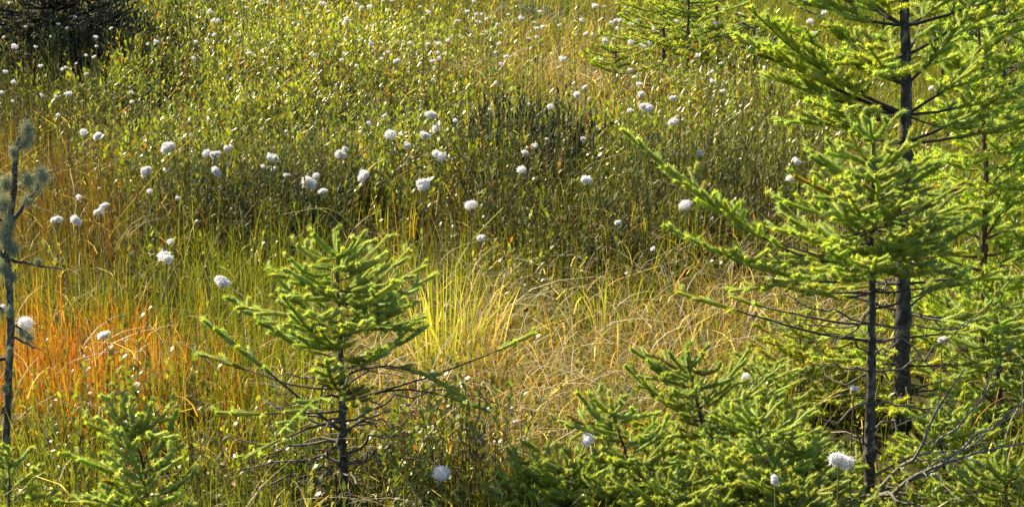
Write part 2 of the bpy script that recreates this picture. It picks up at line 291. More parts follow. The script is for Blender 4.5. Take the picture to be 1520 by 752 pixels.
class Spruce:
    def __init__(s, name, label, cat, trunk, Y, r0, core=.40, tws=.82, tone=(.12, .17, .026), tip=(.24, .31, .05), group=None, nd=1500, nl=.0115, nw=.0016, bark=(.05, .042, .036), trunkdy=0):
        s.Y = Y; s.core = core; s.tws = tws; s.nd, s.nl, s.nw = nd, nl*.94, nw*1.35; s.tone = np.array(tone)*1.75+np.array([.01, 0, .015]); s.tip = np.array(tip)*1.85+np.array([.02, 0, .03]); s.bark = np.array(bark)
        s.tp = np.array([at_y(px, py, Y+trunkdy*i) for i, (px, py) in enumerate(trunk)])
        b = s.tp[0].copy(); g = float(gz(b[0], b[1])); 
        if b[2] > g-.02: s.tp = np.concatenate([[[b[0], b[1], g-.03]], s.tp])
        s.o = s.tp[0].copy(); s.root = thing(name, label, cat, s.o, group)
        n = 26; d = np.concatenate([[0], np.cumsum(np.linalg.norm(np.diff(s.tp, axis=0), axis=1))]); s.len = d[-1]
        tt = np.linspace(0, d[-1], n); P = np.stack([np.interp(tt, d, s.tp[:, k]) for k in range(3)], -1); P[1:-1] += rng.normal(0, .0012, (n-2, 3))
        s.P = P; s.R = r0*(1-.80*(tt/d[-1])**1.0)+.0004*0
        a = Acc(); rough_trunk(a, P, s.R, s.bark); a.build("trunk", M_BARK, s.root, s.o)
        s.nb = 0
    def on(s, py):                      # trunk point seen at photo row py
        _, q = proj(s.P[:, 0], s.P[:, 1], s.P[:, 2]); i = int(np.argmin(np.abs(q-py))); return s.P[i], s.R[i]
    def branch(s, P0, P1, r=.003, bcol=None, sag=.10, f0=.3, tw=.07, dead=False, sp=.026, lift=0., wig=.004, col=None, axisneedle=True):
        n = 12; t = np.linspace(0, 1, n); L = np.linalg.norm(P1-P0)
        A = P0+(P1-P0)*t[:, None]; A[:, 2] -= sag*L*np.sin(math.pi*t**.8)
        wv = np.cumsum(rng.normal(0, wig/3, (n, 3)), 0); A += wv*np.sin(math.pi*t)[:, None]*1.2
        wood = Acc(); bc = s.bark*rng.uniform(.8, 1.4) if not dead else (np.array([.11, .10, .09]) if bcol is None else np.array(bcol))*rng.uniform(.5, 1.2)
        rr = r*(1-.75*t)
        tube(wood, A, rr, bc, 5)
        segs = []                       # needled twigs: (points, tone)
        ax = norm(P1-P0); side0 = norm(np.cross(ax, [0, 0, 1.]))
        def twig(p, dr, ln, rad, up):
            k = 4; u = np.linspace(0, 1, k+1); q = p+dr*(ln*u)[:, None]; q[:, 2] += up*ln*(u**2); q[1:] += rng.normal(0, ln*.02, (k, 3)); return q
        if f0 < 1 or dead:
            m = max(2, int(L*(1-(f0 if not dead else .25))/sp)); ts = np.linspace(f0 if not dead else .3, .96, m)+rng.uniform(-.01, .01, m)
            for i, tq in enumerate(ts):
                p = np.array([np.interp(tq, t, A[:, k]) for k in range(3)]); j = min(int(tq*(n-1)), n-2); ad = norm(A[j+1]-A[j])
                sg = 1 if i % 2 else -1
                if dead:
                    if rng.random() < .5: continue
                    dr = norm(ad*.9+side0*sg*rng.uniform(.3, 1)+np.array([0, 0, rng.uniform(-.5, .3)])); ln = L*rng.uniform(.08, .3)*(1-tq*.5)
                    tube(wood, twig(p, dr, ln, 0, rng.uniform(-.3, .3)), np.linspace(r*.35, r*.12, 5), bc*1.1, 4); continue
                prof = min(1, (tq-f0)/max(.12, .25*(1-f0))+.45)*(1-tq)**.75
                ln = tw*s.tws*prof*rng.uniform(.6, 1.3)+.018
                ang = math.radians(rng.uniform(38, 58)); dr = norm(ad*math.cos(ang)+side0*sg*math.sin(ang)+np.array([0, 0, rng.uniform(-.12, .25)]))
                q = twig(p, dr, ln, 0, rng.uniform(.0, .25)); tube(wood, q, np.linspace(r*.4, .0006, 5), bc, 3, cap=False); segs.append((q, rng.uniform(.8, 1.2), .35))
                if ln > .052:
                    for e in range(int(ln/.030)):
                        v = .2+.65*(e+.5)/int(ln/.030); pp = q[0]+(q[-1]-q[0])*v; pp = np.array([np.interp(v*4, range(5), q[:, k]) for k in range(3)])
                        s2 = 1 if e % 2 else -1; sd2 = norm(np.cross(dr, [0, 0, 1.])); d2 = norm(dr*.75+sd2*s2*.65+np.array([0, 0, rng.uniform(-.1, .25)]))
                        l2 = (ln*(1-v)*.8+.02)*rng.uniform(.7, 1.2); q2 = twig(pp, d2, l2, 0, .15); segs.append((q2, rng.uniform(.8, 1.2), .2))
        b = wood.build("branch", M_BARK, s.root, s.o); s.nb += 1
        if not dead:
            if axisneedle:
                k = t >= f0-.05; 
                if k.sum() > 2: segs.append((A[k], 1., 0))
            col = s.tone if col is None else np.array(col)
            ne = Acc(); ps, ds, cs, ls = [], [], [], []
            for q, br, st in segs:
                br = br*np.array([rng.uniform(.90, 1.16), 1, rng.uniform(.7, 1.7)])*.95*(1 if rng.random() > .02 else np.array([.8, .6, .55]))
                dl = np.linalg.norm(np.diff(q, axis=0), axis=1); cum = np.concatenate([[0], np.cumsum(dl)]); LL = cum[-1]
                m = max(8, int((LL+.01)*s.nd*KD)); ss = rng.random(m)*LL; ss[:m//7] = LL*(1-.06*rng.random(m//7))
                pt = np.stack([np.interp(ss, cum, q[:, k]) for k in range(3)], -1)
                dd = norm(np.stack([np.interp(ss, cum[:-1]+dl/2, np.diff(q, axis=0)[:, k]/dl) for k in range(3)], -1))
                an = rng.random(m)*6.283; u = norm(np.cross(dd, [0.05, 0.02, 1.])); v = norm(np.cross(u, dd))
                rd = u*np.cos(an)[:, None]+v*np.sin(an)[:, None]
                rd[:, 2] = np.where(rd[:, 2] < -.2, rd[:, 2]*.5, rd[:, 2]); rd = norm(rd)
                fr = ss/LL; th = np.radians(rng.normal(54, 9, m)-22*np.clip((fr-.8)/.2, 0, 1))[:, None]
                kk = min(len(q), 4); qi = np.linspace(0, LL, kk); Qc = np.stack([np.interp(qi, cum, q[:, k]) for k in range(3)], -1)
                rc = s.nl*s.core*np.ones(kk); rc[0] *= .6; rc[-1] *= .75; tube(ne, Qc, rc*rng.uniform(.75, 1.2, kk), (col*.8+s.tip*.35)*br, 4)
                ls.append(np.full(m, rng.uniform(.72, 1.12))*(1-.25*(1-fr))); ds.append(dd*np.cos(th)+rd*np.sin(th)); ps.append(pt)
                mixk = np.clip((fr-.35)/.65, 0, 1)[:, None]**1.3*(.9 if st else .8)
                cs.append((col*(1-mixk)+s.tip*mixk)*br*rng.uniform(.75, 1.25, (m, 1)))
            if ps:
                ps, ds, cs, ls = map(np.concatenate, (ps, ds, cs, ls)); m = len(ps)
                wv = norm(np.cross(ds, rng.normal(0, 1, (m, 3)))); ln = s.nl*rng.uniform(.75, 1.2, m)*ls
                W = wv*(s.nw/2*rng.uniform(.8, 1.2, m))[:, None]; mid = ps+ds*(ln*.5)[:, None]
                V = np.stack([ps+ds*(ln*.12)[:, None]-W*.8, ps+ds*(ln*.12)[:, None]+W*.8, ps+ds*ln[:, None]], 1).reshape(-1, 3)
                f = np.arange(m*3).reshape(-1, 3)
                ne.add(V, f, np.repeat(cs, 3, 0)); nd = ne.build("needles", M_NEEDLE, b, s.o, kind="stuff")
                global NTRI; NTRI += len(f)
        return b
    def to(s, py0, px, py, dy=0., **k):  # branch from trunk row py0 to the point seen at px, py, dy nearer (-) or farther (+)
        p, R = s.on(py0); T = at_y(px, py, s.P[0][1]*0+p[1]+dy); k.setdefault('r', min(R*.45, .0012+.011*np.linalg.norm(T-p)))
        return s.branch(p, T, **k)
    def auto(s, n, y0, y1, L0, L1, rise=.35, az0=0, pw=1., back=False, **k):   # whorled branches between photo rows y0 (low) and y1 (high)
        for i in range(n):
            u = (i+rng.random()*.7)/n; p, R = s.on(y0+(y1-y0)*u); az = az0+i*2.4+rng.normal(0, .3)
            if back and math.sin(az) < -.2: az = -az
            L = (L0+(L1-L0)*u**pw)*rng.uniform(.75, 1.15)
            rz = rise*rng.uniform(.6, 1.4); T = p+np.array([math.cos(az)*L, math.sin(az)*L, rz*L]); kk = dict(k); kk.setdefault('r', min(R*.45, .001+.011*L)); s.branch(p, T, **kk)
    def leader(s, ln=.05, n=4, spread=.035):
        p = s.P[-1]; s.branch(s.P[-4], p+np.array([0, 0, .012]), r=.002, f0=0, tw=.0, sag=0, wig=0)
        for i in range(n):
            a = i/n*6.28+rng.random(); q = p-np.array([0, 0, rng.uniform(.012, .03)]); s.branch(q, q+np.array([math.cos(a)*spread, math.sin(a)*spread, ln*.7]), r=.0015, f0=.05, tw=.0, sag=.15, wig=.001)
NTRI = 0; KD = 1.8
def wood_only(acc, pts, r, col):
    tube(acc, pts, r, col, 6)

def center_tree():
    T = Spruce("spruce_sapling", "small dark-trunked spruce sapling standing alone left of centre, layered branches and bare lower twigs", "spruce",
               [(510, 750), (509, 640), (506, 520), (501, 440), (500, 400), (502, 366)], 3.80, .0105, nd=1900, nl=.0125)
    T.leader(.055, 4, .05)
    for a in [(392, 543, 362, 0), (395, 452, 368, .03), (400, 432, 385, -.10), (398, 560, 385, -.06), (402, 575, 352, .10), (430, 398, 398, .05), (428, 630, 396, .02), (425, 605, 372, .12),
              (432, 420, 440, -.14), (440, 590, 418, -.15), (445, 475, 470, -.22), (445, 610, 452, -.08), (450, 640, 410, .08)]:
        T.to(a[0], a[1], a[2], a[3], f0=.22, tw=.055, sag=.10)
    for a in [(470, 360, 455, .05, .35), (478, 625, 490, -.05, .3), (488, 630, 470, .12, .3), (505, 345, 442, .18, .5), (480, 540, 478, -.25, .3), (500, 400, 490, .12, .4)]:
        T.to(a[0], a[1], a[2], a[3], f0=a[4], tw=.06, sag=.08)
    T.to(520, 420, 440, -.2, f0=.45, tw=.05, sag=.06); T.to(535, 560, 520, -.25, f0=.3, tw=.06, sag=.05)
    T.to(640, 303, 476, -.05, f0=.55, tw=.075, sag=.02); T.to(600, 792, 495, -.05, f0=.80, tw=.06, sag=.03)
    T.to(560, 690, 590, -.12, f0=.45, tw=.05, sag=-.14); T.to(615, 725, 610, -.02, f0=.70, tw=.05, sag=-.15)
    T.to(610, 322, 612, -.15, f0=.62, tw=.05, sag=.02); T.to(580, 300, 525, .08, f0=.7, tw=.05, sag=.05); T.to(590, 420, 640, -.30, f0=.4, tw=.055, sag=-.1)
    T.to(620, 365, 680, -.25, f0=.62, tw=.06, sag=-.05); T.to(600, 540, 610, -.3, f0=.4, tw=.05, sag=-.1, col=(.15, .14, .02)); T.to(575, 485, 535, -.3, f0=.3, tw=.05, sag=.05, col=(.16, .19, .02))
    for a in [(620, 765, 610, .03), (640, 640, 560, .12), (600, 620, 545, .1), (655, 300, 648, .0), (650, 560, 600, .2), (690, 340, 700, -.1), (690, 690, 700, -.1), (735, 330, 735, -.15),
              (735, 680, 735, -.1), (745, 760, 760, .1), (560, 385, 560, .1), (545, 600, 560, -.15), (505, 390, 498, -.02), (670, 620, 640, -.15), (580, 640, 600, .18), (640, 390, 590, .1), (700, 580, 650, .15)]:
        T.to(*a, f0=1, dead=True, sag=-.04, wig=.028)
    T.auto(26, 530, 388, .18, .08, .42, f0=.2, tw=.065, sag=.08)
    T.auto(14, 740, 560, .22, .18, .1, f0=1, dead=True, sag=-.03, wig=.03)
center_tree()

def right_trees():
    # tall one whose trunk leaves the top of the frame
    T = Spruce("spruce_tree", "tallest spruce, thick dark trunk running out of the top of the frame at right", "spruce",
               [(1340, 655), (1340, 500), (1343, 260), (1345, 100), (1342, 0), (1340, -120), (1338, -260), (1337, -420)], 4.35, .021, tone=(.13, .18, .022), tip=(.24, .31, .035), nd=860, core=.34, tws=.95, nl=.0150, nw=.0026, bark=(.045, .04, .038))
    for a in [(150, 1112, 12, -.05, .25, .17), (160, 1085, 48, .02, .30, .16), (172, 1135, 112, .05, .35, .13), (185, 1155, 180, .0, .25, .10), (60, 1185, -10, .1, .3, .16), (30, 1250, -40, -.1, .25, .14),
              (120, 1230, 40, .12, .3, .12), (100, 1240, 95, -.15, .25, .11), (150, 1480, 60, .05, .35, .12), (160, 1520, 128, .0, .35, .12), (105, 1440, 20, -.05, .25, .13), (60, 1430, -20, .1, .3, .12),
              (190, 1440, 190, -.05, .4, .09), (10, 1420, -60, -.1, .3, .12), (200, 1530, 175, .1, .4, .12), (135, 1290, 70, -.25, .3, .09), (210, 1225, 175, -.2, .4, .09), (170, 1200, 150, -.25, .35, .10), (-20, 1500, -20, .05, .35, .13), (90, 1300, 110, -.3, .2, .08), (0, 1130, -60, .2, .3, .15)]:
        T.to(a[0], a[1], a[2], a[3], f0=a[4], tw=a[5], sag=.04, sp=.022)
    for a in [(330, 1460, 300, .2), (420, 1200, 400, .2), (450, 1480, 470, -.1), (520, 1210, 500, .2), (570, 1180, 600, -.05), (575, 1440, 590, -.1), (600, 1450, 560, .1)]:
        T.to(*a, f0=.35, tw=.07, sag=.02, sp=.025)
    T.auto(12, 200, -60, .34, .34, .38, f0=.3, tw=.11, sag=.03, sp=.03, back=True)
    T.auto(14, 640, 400, .24, .30, .1, f0=.4, tw=.08, sag=.0, sp=.03)
    T.auto(14, -60, -400, .42, .15, .25, f0=.3, tw=.10, sag=.05, sp=.03)
    # the one behind it on the right
    T = Spruce("spruce_tree", "sunlit yellow-green spruce behind the tall trunk, brownish stem near right edge", "spruce",
               [(1462, 600), (1460, 440), (1463, 250), (1458, 120), (1452, 30), (1448, -40)], 4.95, .0125, tone=(.15, .21, .025), tip=(.27, .36, .04), nd=720, core=.28, tws=.85, nl=.016, nw=.0028, bark=(.085, .05, .03))
    T.auto(62, 560, -20, .34, .12, .40, f0=.1, tw=.11, sag=.06, sp=.03)
    T.leader(.06, 4, .05)
    for a in [(200, 1372, 165, -.1), (230, 1365, 240, -.1), (300, 1370, 285, -.2), (350, 1520, 250, -.1), (280, 1540, 190, 0), (160, 1400, 60, -.1), (120, 1520, 60, -.1)]:
        T.to(*a, f0=.2, tw=.09, sag=.05, sp=.022)
    # front one with bare dark trunk, densely branched top
    T = Spruce("spruce_sapling", "bushy green-topped spruce sapling with bare dark lower trunk and dead limbs, front right", "spruce",
               [(1290, 748), (1291, 640), (1294, 500), (1295, 380), (1296, 280), (1297, 192)], 3.85, .0135, nd=1800, nl=.0125, bark=(.045, .042, .04))
    T.leader(.06, 5, .055)
    for a in [(250, 1232, 212, 0), (262, 1350, 205, 0), (250, 1262, 196, -.05), (272, 1196, 222, .05), (275, 1392, 240, 0), (285, 1180, 262, -.1), (268, 1325, 225, -.12), (300, 1420, 275, .05), (290, 1300, 260, -.22),
              (310, 1150, 292, 0), (305, 1260, 290, -.22), (318, 1430, 330, -.05), (312, 1345, 290, -.2), (330, 1128, 335, .05), (335, 1175, 345, -.2), (340, 1400, 350, -.2), (345, 1440, 372, .05),
              (352, 1088, 385, .0), (355, 1230, 370, -.25), (350, 1330, 350, -.25), (360, 1300, 385, -.3), (365, 1085, 432, -.05), (370, 1180, 410, -.22), (372, 1425, 410, -.1), (378, 1380, 400, -.22), (384, 1250, 415, -.2),
              (320, 1200, 300, .15), (330, 1380, 310, .15), (290, 1240, 240, .12), (300, 1350, 250, .12)]:
        T.to(a[0], a[1], a[2], a[3], f0=.18, tw=.075, sag=.10)
    T.auto(22, 400, 230, .24, .09, .45, f0=.15, tw=.07, sag=.08)
    T.to(395, 924, 193, -.02, f0=.38, tw=.13, sag=.12, sp=.02); T.to(400, 985, 335, -.15, f0=.4, tw=.12, sag=.08, sp=.022); T.to(385, 990, 255, .1, f0=.55, tw=.07, sag=.10)
    T.to(505, 1006, 434, -.05, f0=.72, tw=.06, sag=.03); T.to(470, 1085, 440, .05, f0=.78, tw=.07, sag=.05)
    for a in [(435, 1150, 420, .0), (425, 1440, 420, 0), (450, 1430, 405, -.1), (430, 1200, 425, -.25)]: T.to(*a, f0=.55, tw=.06, sag=.04)
    for a in [(485, 1130, 440, 0, -.02), (480, 1150, 470, .1, .0), (520, 1140, 480, -.05, 0), (470, 1460, 462, .0, .02), (500, 1440, 500, -.1, 0), (530, 1420, 510, .1, 0), (560, 1190, 560, -.1, 0), (545, 1505, 405, .0, .1),
              (600, 1180, 610, 0, 0), (640, 1400, 600, .1, 0), (590, 1420, 640, -.1, 0), (450, 1180, 500, -.1, .05), (425, 1450, 380, .1, 0), (540, 1210, 500, .15, 0), (660, 1210, 640, -.15, 0)]:
        T.to(a[0], a[1], a[2], a[3], f0=1, dead=True, sag=a[4], wig=.03, r=.0028)
    for a in [(735, 1432, 548, -.22, .006, .06), (740, 1530, 655, -.30, .0075, .06), (742, 1540, 585, -.26, .006, .06), (700, 1500, 510, -.2, .004, .03), (738, 1380, 760, -.2, .005, 0), (730, 1190, 760, -.15, .004, 0), (725, 1410, 690, -.1, .003, 0), (742, 1300, 765, -.3, .006, 0), (736, 1470, 745, -.1, .004, 0)]:
        T.to(a[0], a[1], a[2], a[3], f0=1, dead=True, sag=a[5], wig=.02, r=a[4]*.95, bcol=(.17, .16, .15))
right_trees()

def sapling(label, trunk, Y, r0, n, y0, y1, L0, L1, rise=.5, manual=(), **k):
    kw = dict(tw=.07, sag=.08, f0=.15, sp=.024); kw.update({q: k.pop(q) for q in list(k) if q in ('tw', 'sag', 'f0', 'sp')})
    T = Spruce("spruce_sapling", label, "spruce", trunk, Y, r0, **k)
    T.auto(n, y0, y1, L0, L1, rise, **kw); T.leader(.045, 4, .04)
    for a in manual: T.to(*a, **kw)
    return T
dk = dict(tone=(.12, .17, .026), tip=(.24, .31, .05)); yl = dict(tone=(.10, .15, .02), tip=(.20, .25, .03))
sapling("leafy young spruce low in the bottom left corner, upright fresh tips over red-brown litter", [(225, 800), (215, 700), (192, 612)], 3.45, .006, 9, 790, 640, .10, .07, .7,
        manual=[(690, 262, 612, 0), (700, 100, 672, 0), (670, 128, 620, .02), (730, 290, 700, -.03), (740, 90, 745, -.02), (650, 245, 650, -.08), (660, 160, 590, .02), (650, 225, 600, 0), (720, 180, 640, -.1), (745, 140, 740, -.15), (745, 250, 740, -.12)], nd=1900, **dk)
sapling("small spruce seedling at the foot of the lichen-covered dead stem, bottom left edge", [(14, 800), (14, 720), (12, 672)], 3.5, .005, 8, 780, 690, .09, .05, .6, manual=[(720, 60, 690, 0), (730, -20, 690, 0), (740, 70, 735, -.04)], nd=1700, **dk)
sapling("spruce sprig with drooping tips at bottom centre, left end of the foreground thicket", [(850, 800), (845, 740), (840, 690)], 3.6, .006, 24, 795, 685, .18, .08, .35,
        manual=[(740, 755, 668, 0), (740, 735, 700, -.03), (750, 745, 745, -.02), (735, 800, 690, -.1), (730, 880, 680, 0)], nd=1800, **yl)
sapling("leaning young spruce in foreground thicket, curled tip beside a half-hidden white tuft", [(960, 790), (935, 690), (905, 600)], 3.65, .006, 24, 780, 615, .18, .06, .45,
        manual=[(650, 830, 625, 0), (670, 990, 620, 0), (640, 865, 590, .02), (690, 1000, 665, -.1)], nd=1800, **dk)
sapling("broad low spruce in the middle of the foreground thicket, right of centre", [(1075, 790), (1060, 690), (1035, 600), (1020, 530)], 3.85, .008, 44, 790, 545, .26, .08, .4,
        manual=[(560, 940, 520, 0), (620, 930, 545, 0), (600, 1110, 520, 0), (640, 1130, 590, -.05), (650, 900, 640, -.05)], nd=1700, **yl)
sapling("dense blue-green spruce clump below the bare trunk, bottom right of the thicket", [(1140, 800), (1135, 700), (1125, 610)], 3.6, .007, 34, 795, 625, .20, .07, .5,
        manual=[(660, 1060, 620, 0), (660, 1200, 610, 0), (690, 1225, 660, 0), (700, 1080, 680, -.1)], nd=1700, **dk)
sapling("spruce seedling with pale new shoots, left of the bare dark trunk base", [(1205, 800), (1200, 730), (1195, 660)], 3.65, .006, 24, 795, 670, .14, .06, .5, nd=1600, **yl)
sapling("sunlit low spruce between the bare trunk and the brown meadow, pale yellow needles", [(1205, 660), (1195, 560), (1185, 480)], 4.55, .008, 44, 655, 500, .28, .10, .35, nd=1100, nl=.014, nw=.002, tone=(.14, .17, .02), tip=(.24, .28, .03))
sapling("shady dense spruce filling the right edge below the sunlit one", [(1490, 740), (1485, 600), (1478, 430)], 4.45, .011, 56, 735, 450, .36, .14, .25, nd=1200, nl=.0135, nw=.0018, tone=(.11, .16, .022), tip=(.22, .29, .04))
sapling("young spruce with bright rounded shoots standing right of the bare trunk base", [(1405, 800), (1400, 700), (1395, 615)], 4.0, .007, 32, 790, 625, .22, .07, .45, nd=1500, **dk)
sapling("low spruce in the bottom right corner under the grey dead limbs", [(1500, 830), (1495, 760), (1490, 690)], 3.7, .007, 26, 810, 700, .22, .07, .4, nd=1500, **dk)
sapling("yellow-green spruce low behind the bare trunk and the tall trunk's foot, lit from behind", [(1330, 690), (1328, 600), (1325, 520)], 4.75, .009, 44, 680, 530, .30, .12, .3, nd=1000, nl=.014, nw=.0021, tone=(.15, .18, .02), tip=(.26, .30, .03))
sapling("low spruce hugging the left side of the bare dark trunk's base", [(1236, 820), (1236, 760), (1236, 715)], 3.95, .006, 22, 790, 700, .18, .07, .4, nd=1500, **dk)
for j, (px, py, Y, lab) in enumerate([(790, 735, 3.62, "low spruce tuft of the thicket beside its left end, tips fanned"), (900, 730, 3.55, "low spruce tuft in front of the leaning one with a curled tip"),
        (990, 725, 3.5, "flat spruce tuft at the very bottom of the thicket, left of its middle"), (1075, 705, 3.62, "rounded spruce tuft at the bottom, right of the thicket's middle"), (1170, 725, 3.45, "front spruce tuft at the bottom near the pale low puff"),
        (1372, 745, 3.75, "low green spruce tuft between the grey dead limbs and the bare trunk's foot"), (1450, 640, 4.15, "spruce tuft above the curved grey dead limb near the right edge"), (1130, 560, 4.3, "hazy yellow spruce tuft behind the broad thicket spruce")]):
    sapling(lab, [(px, py+90), (px-3, py+40), (px+4, py-10)], Y, .005, 16, py+75, py, .16, .07, .45, nd=1500, **(dk if j % 2 else yl))
# distant ones at the top of the picture
for lab, tr, Y, n, y0, y1, L0, L1, bk in [
    ("thin dark-stemmed pale green sapling, left one of the distant pair at the top", [(985, 95), (985, 40), (984, -60)], 9.4, 26, 85, -50, .36, .12, None),
    ("bright green distant sapling right of the thin dark stem at the top edge", [(1022, 100), (1022, 40), (1022, -50)], 9.2, 26, 95, -40, .36, .12, None),
    ("knee-high yellowish conifer seedling in front of the distant pair, with orange grass at its foot", [(915, 118), (915, 90), (914, 62)], 8.6, 16, 112, 70, .24, .06, None),
    ("dark multi-stemmed distant spruce between pale sapling and tall foreground branches", [(1064, 92), (1064, 20), (1064, -90)], 9.9, 22, 70, -70, .35, .2, None),
    ("bluish shaded distant spruce at top right behind the tall trunk", [(1310, 70), (1310, 0), (1310, -130)], 10.4, 26, 60, -110, .55, .2, None),
    ("distant spruce in shade at the top right corner", [(1490, 160), (1490, 60), (1490, -60)], 7.6, 28, 130, -40, .42, .15, None),
    ("dusky distant spruce between two trunks at the top right", [(1400, 140), (1400, 40), (1402, -90)], 8.6, 26, 100, -70, .42, .15, None),
    ("near-black shaded spruce skirt filling the top left corner", [(60, 140), (62, 40), (70, -130)], 8.6, 80, 134, -90, .55, .40, None),
    ("near-black small spruce in shade beside the corner one, top left", [(132, 112), (132, 40), (132, -60)], 9.2, 50, 106, -40, .42, .25, None),
    ("small bushy distant seedling left of the tall foreground spruce", [(1120, 118), (1120, 70), (1120, 20)], 9.0, 18, 110, 30, .28, .08, None)]:
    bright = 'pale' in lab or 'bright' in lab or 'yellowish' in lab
    T = Spruce("distant_spruce", lab, "conifer", tr, Y, .012, nd=400, core=.3, tws=.95, nl=.018, nw=.0036, tone=(.14, .19, .02) if bright else ((.02, .028, .012) if 'near-black' in lab else (.06, .09, .03)), tip=(.24, .31, .03) if bright else ((.035, .045, .018) if 'near-black' in lab else (.11, .15, .04)), bark=(.06, .05, .04))  # near-black tones put the top left corner's shade into the needle colour
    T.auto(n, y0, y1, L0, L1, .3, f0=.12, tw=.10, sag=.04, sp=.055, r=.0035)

# ------------------------------------------------------------------ dead lichen-hung stem at the left edge
def lichen(parent, org, P, r, n=260):
    a = Acc(); r *= .72; az = rng.random(n)*6.283; el = rng.normal(-.1, .7, n)
    d = np.stack([np.cos(az)*np.cos(el), np.sin(az)*np.cos(el), np.sin(el)], -1)
    for k in range(3):                     # forked curly threads
        b = P+d*r*(.22*k)+rng.normal(0, r*.30, (n, 3))*np.array([.8, .8, 1.5]); dd = norm(d*.7+rng.normal(0, .7, (n, 3))-np.array([0, 0, .8])); wv = norm(np.cross(dd, rng.normal(0, 1, (n, 3))))
        leaves(a, b, dd, wv, r*rng.uniform(.3, .9, n), np.full(n, .0010), np.array([.34, .38, .26])*rng.uniform(.5, 1.15, (n, 1)))
    return a.build("lichen", M_LICHEN, parent, org, kind="stuff")
def dead_stem():
    Y = 3.7; pts = [(6, 760), (10, 640), (13, 560), (16, 490), (14, 430), (9, 390), (12, 340), (20, 290), (22, 245), (26, 215), (36, 186), (44, 160)]
    P = np.array([at_y(a, b, Y) for a, b in pts]); g = float(gz(P[0][0], Y)); P = np.concatenate([[[P[0][0], Y, g-.03]], P]); org = P[0]
    root = thing("dead_tree", "dead leafless stem hung with pale grey lichen at the left edge", "dead tree", org)
    R = .66*np.array([.013, .0125, .0115, .011, .0115, .011, .0125, .011, .009, .0085, .007, .004, .0025])
    a = Acc(); rough_trunk(a, P, R, np.array([.06, .056, .05]), 150, 11); a.build("trunk", M_BARK, root, org)
    for (x0, y0, x1, y1, dy, r) in [(14, 385, 92, 399, -.03, .0035), (12, 330, 62, 268, .03, .0055), (12, 340, -30, 300, 0, .005), (15, 470, -20, 450, 0, .004), (16, 500, 62, 520, -.04, .0028),
                                    (14, 530, -25, 545, 0, .005), (10, 380, -20, 360, -.05, .005), (24, 225, 45, 200, 0, .003), (16, 480, 45, 500, .05, .003), (60, 270, 110, 235, .05, .0015), (10, 600, -20, 640, .03, .003)]:
        p0 = at_y(x0, y0, Y); p1 = at_y(x1, y1, Y+dy); b = Acc(); u = np.linspace(0, 1, 8)[:, None]; q = p0+(p1-p0)*u; q[1:-1] += rng.normal(0, .003, (6, 3)); tube(b, q, r*(1-.6*u[:, 0]), (.05, .05, .05), 6); br = b.build("branch", M_BARK, root, org)
        if x1 < 62 or y1 == 268: 
            for v in (.55, .9): lichen(br, org, p0+(p1-p0)*v, .02, 160)
    for x, y, r in [(40, 190, .022), (20, 225, .015), (62, 258, .026), (40, 265, .025), (8, 270, .022), (4, 300, .03), (14, 330, .02), (6, 350, .028), (20, 368, .02), (4, 395, .022), (18, 410, .016), (14, 460, .014), (14, 520, .012), (8, 575, .012), (56, 388, .01)]:
        lichen(root, org, at_y(x, y, Y-.015), r)
dead_stem()

# ------------------------------------------------------------------ individual shrubs and plants
def bush(name, label, cat, px, py, n, spread, h, colf, ll, lw, nl=22, mat=None, hi=True, stemcol=(.08, .05, .03), lean=.35, amin=20, amax=70):
    p = at_z(px, py, .03); c = np.array([p[0], p[1], float(gz(p[0], p[1]))-.01]); root = thing(name, label, cat, c)
    r = spread*np.sqrt(rng.random(n)); a = rng.random(n)*6.283; x = c[0]+r*np.cos(a); y = c[1]+r*np.sin(a)*.8
    L, St = Acc(), Acc(); hh = h*rng.uniform(.6, 1.1, n)*(1-.35*(r/spread)**2)
    shrub_stems(L, St, np.stack([x, y, gz(x, y)-.01], -1), hh, nl, rng.uniform(.8, 1.2, n)*ll, rng.uniform(.8, 1.2, n)*lw, colf, hi, amin, amax, .15, stemcol, lean, .0035)
    St.build("stem", M_STEM, root, c, kind="stuff"); L.build("foliage", mat or M_DULL, root, c, kind="stuff"); return root
def mk(*pal):
    pal = np.array(pal)
    def f(n, nl, P, t): return pal[rng.integers(0, len(pal), n)][:, None]*rng.uniform(.7, 1.3, (n, nl, 1))*(.8+.3*t[..., None])
    return f
dark = mk([.035, .05, .022], [.045, .06, .03], [.03, .04, .02], [.06, .065, .03]); blue = mk([.09, .14, .12], [.12, .17, .14], [.08, .12, .09]); fresh = mk([.13, .19, .02], [.17, .22, .02], [.10, .15, .02])  # the darkest palette carries the clumps' shade in its leaf colour
olive = mk([.06, .09, .02], [.09, .11, .03], [.055, .065, .02], [.12, .12, .02])
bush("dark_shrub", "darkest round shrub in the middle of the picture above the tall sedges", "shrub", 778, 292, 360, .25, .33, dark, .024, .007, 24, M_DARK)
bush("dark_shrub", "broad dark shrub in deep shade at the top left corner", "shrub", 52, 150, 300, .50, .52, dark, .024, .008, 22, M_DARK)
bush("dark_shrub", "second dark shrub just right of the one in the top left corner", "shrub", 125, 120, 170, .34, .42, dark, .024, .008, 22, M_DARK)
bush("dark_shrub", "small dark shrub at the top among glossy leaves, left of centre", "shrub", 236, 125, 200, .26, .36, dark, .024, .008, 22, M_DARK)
bush("grey_green_shrub", "wide grey-green shrub behind the small centre spruce, white tufts above its left side", "shrub", 350, 372, 260, .34, .30, olive, .022, .006, 22)
bush("grey_green_shrub", "shaded grey-green shrub directly behind the tip of the centre spruce", "shrub", 490, 345, 120, .20, .25, olive, .022, .006, 22)
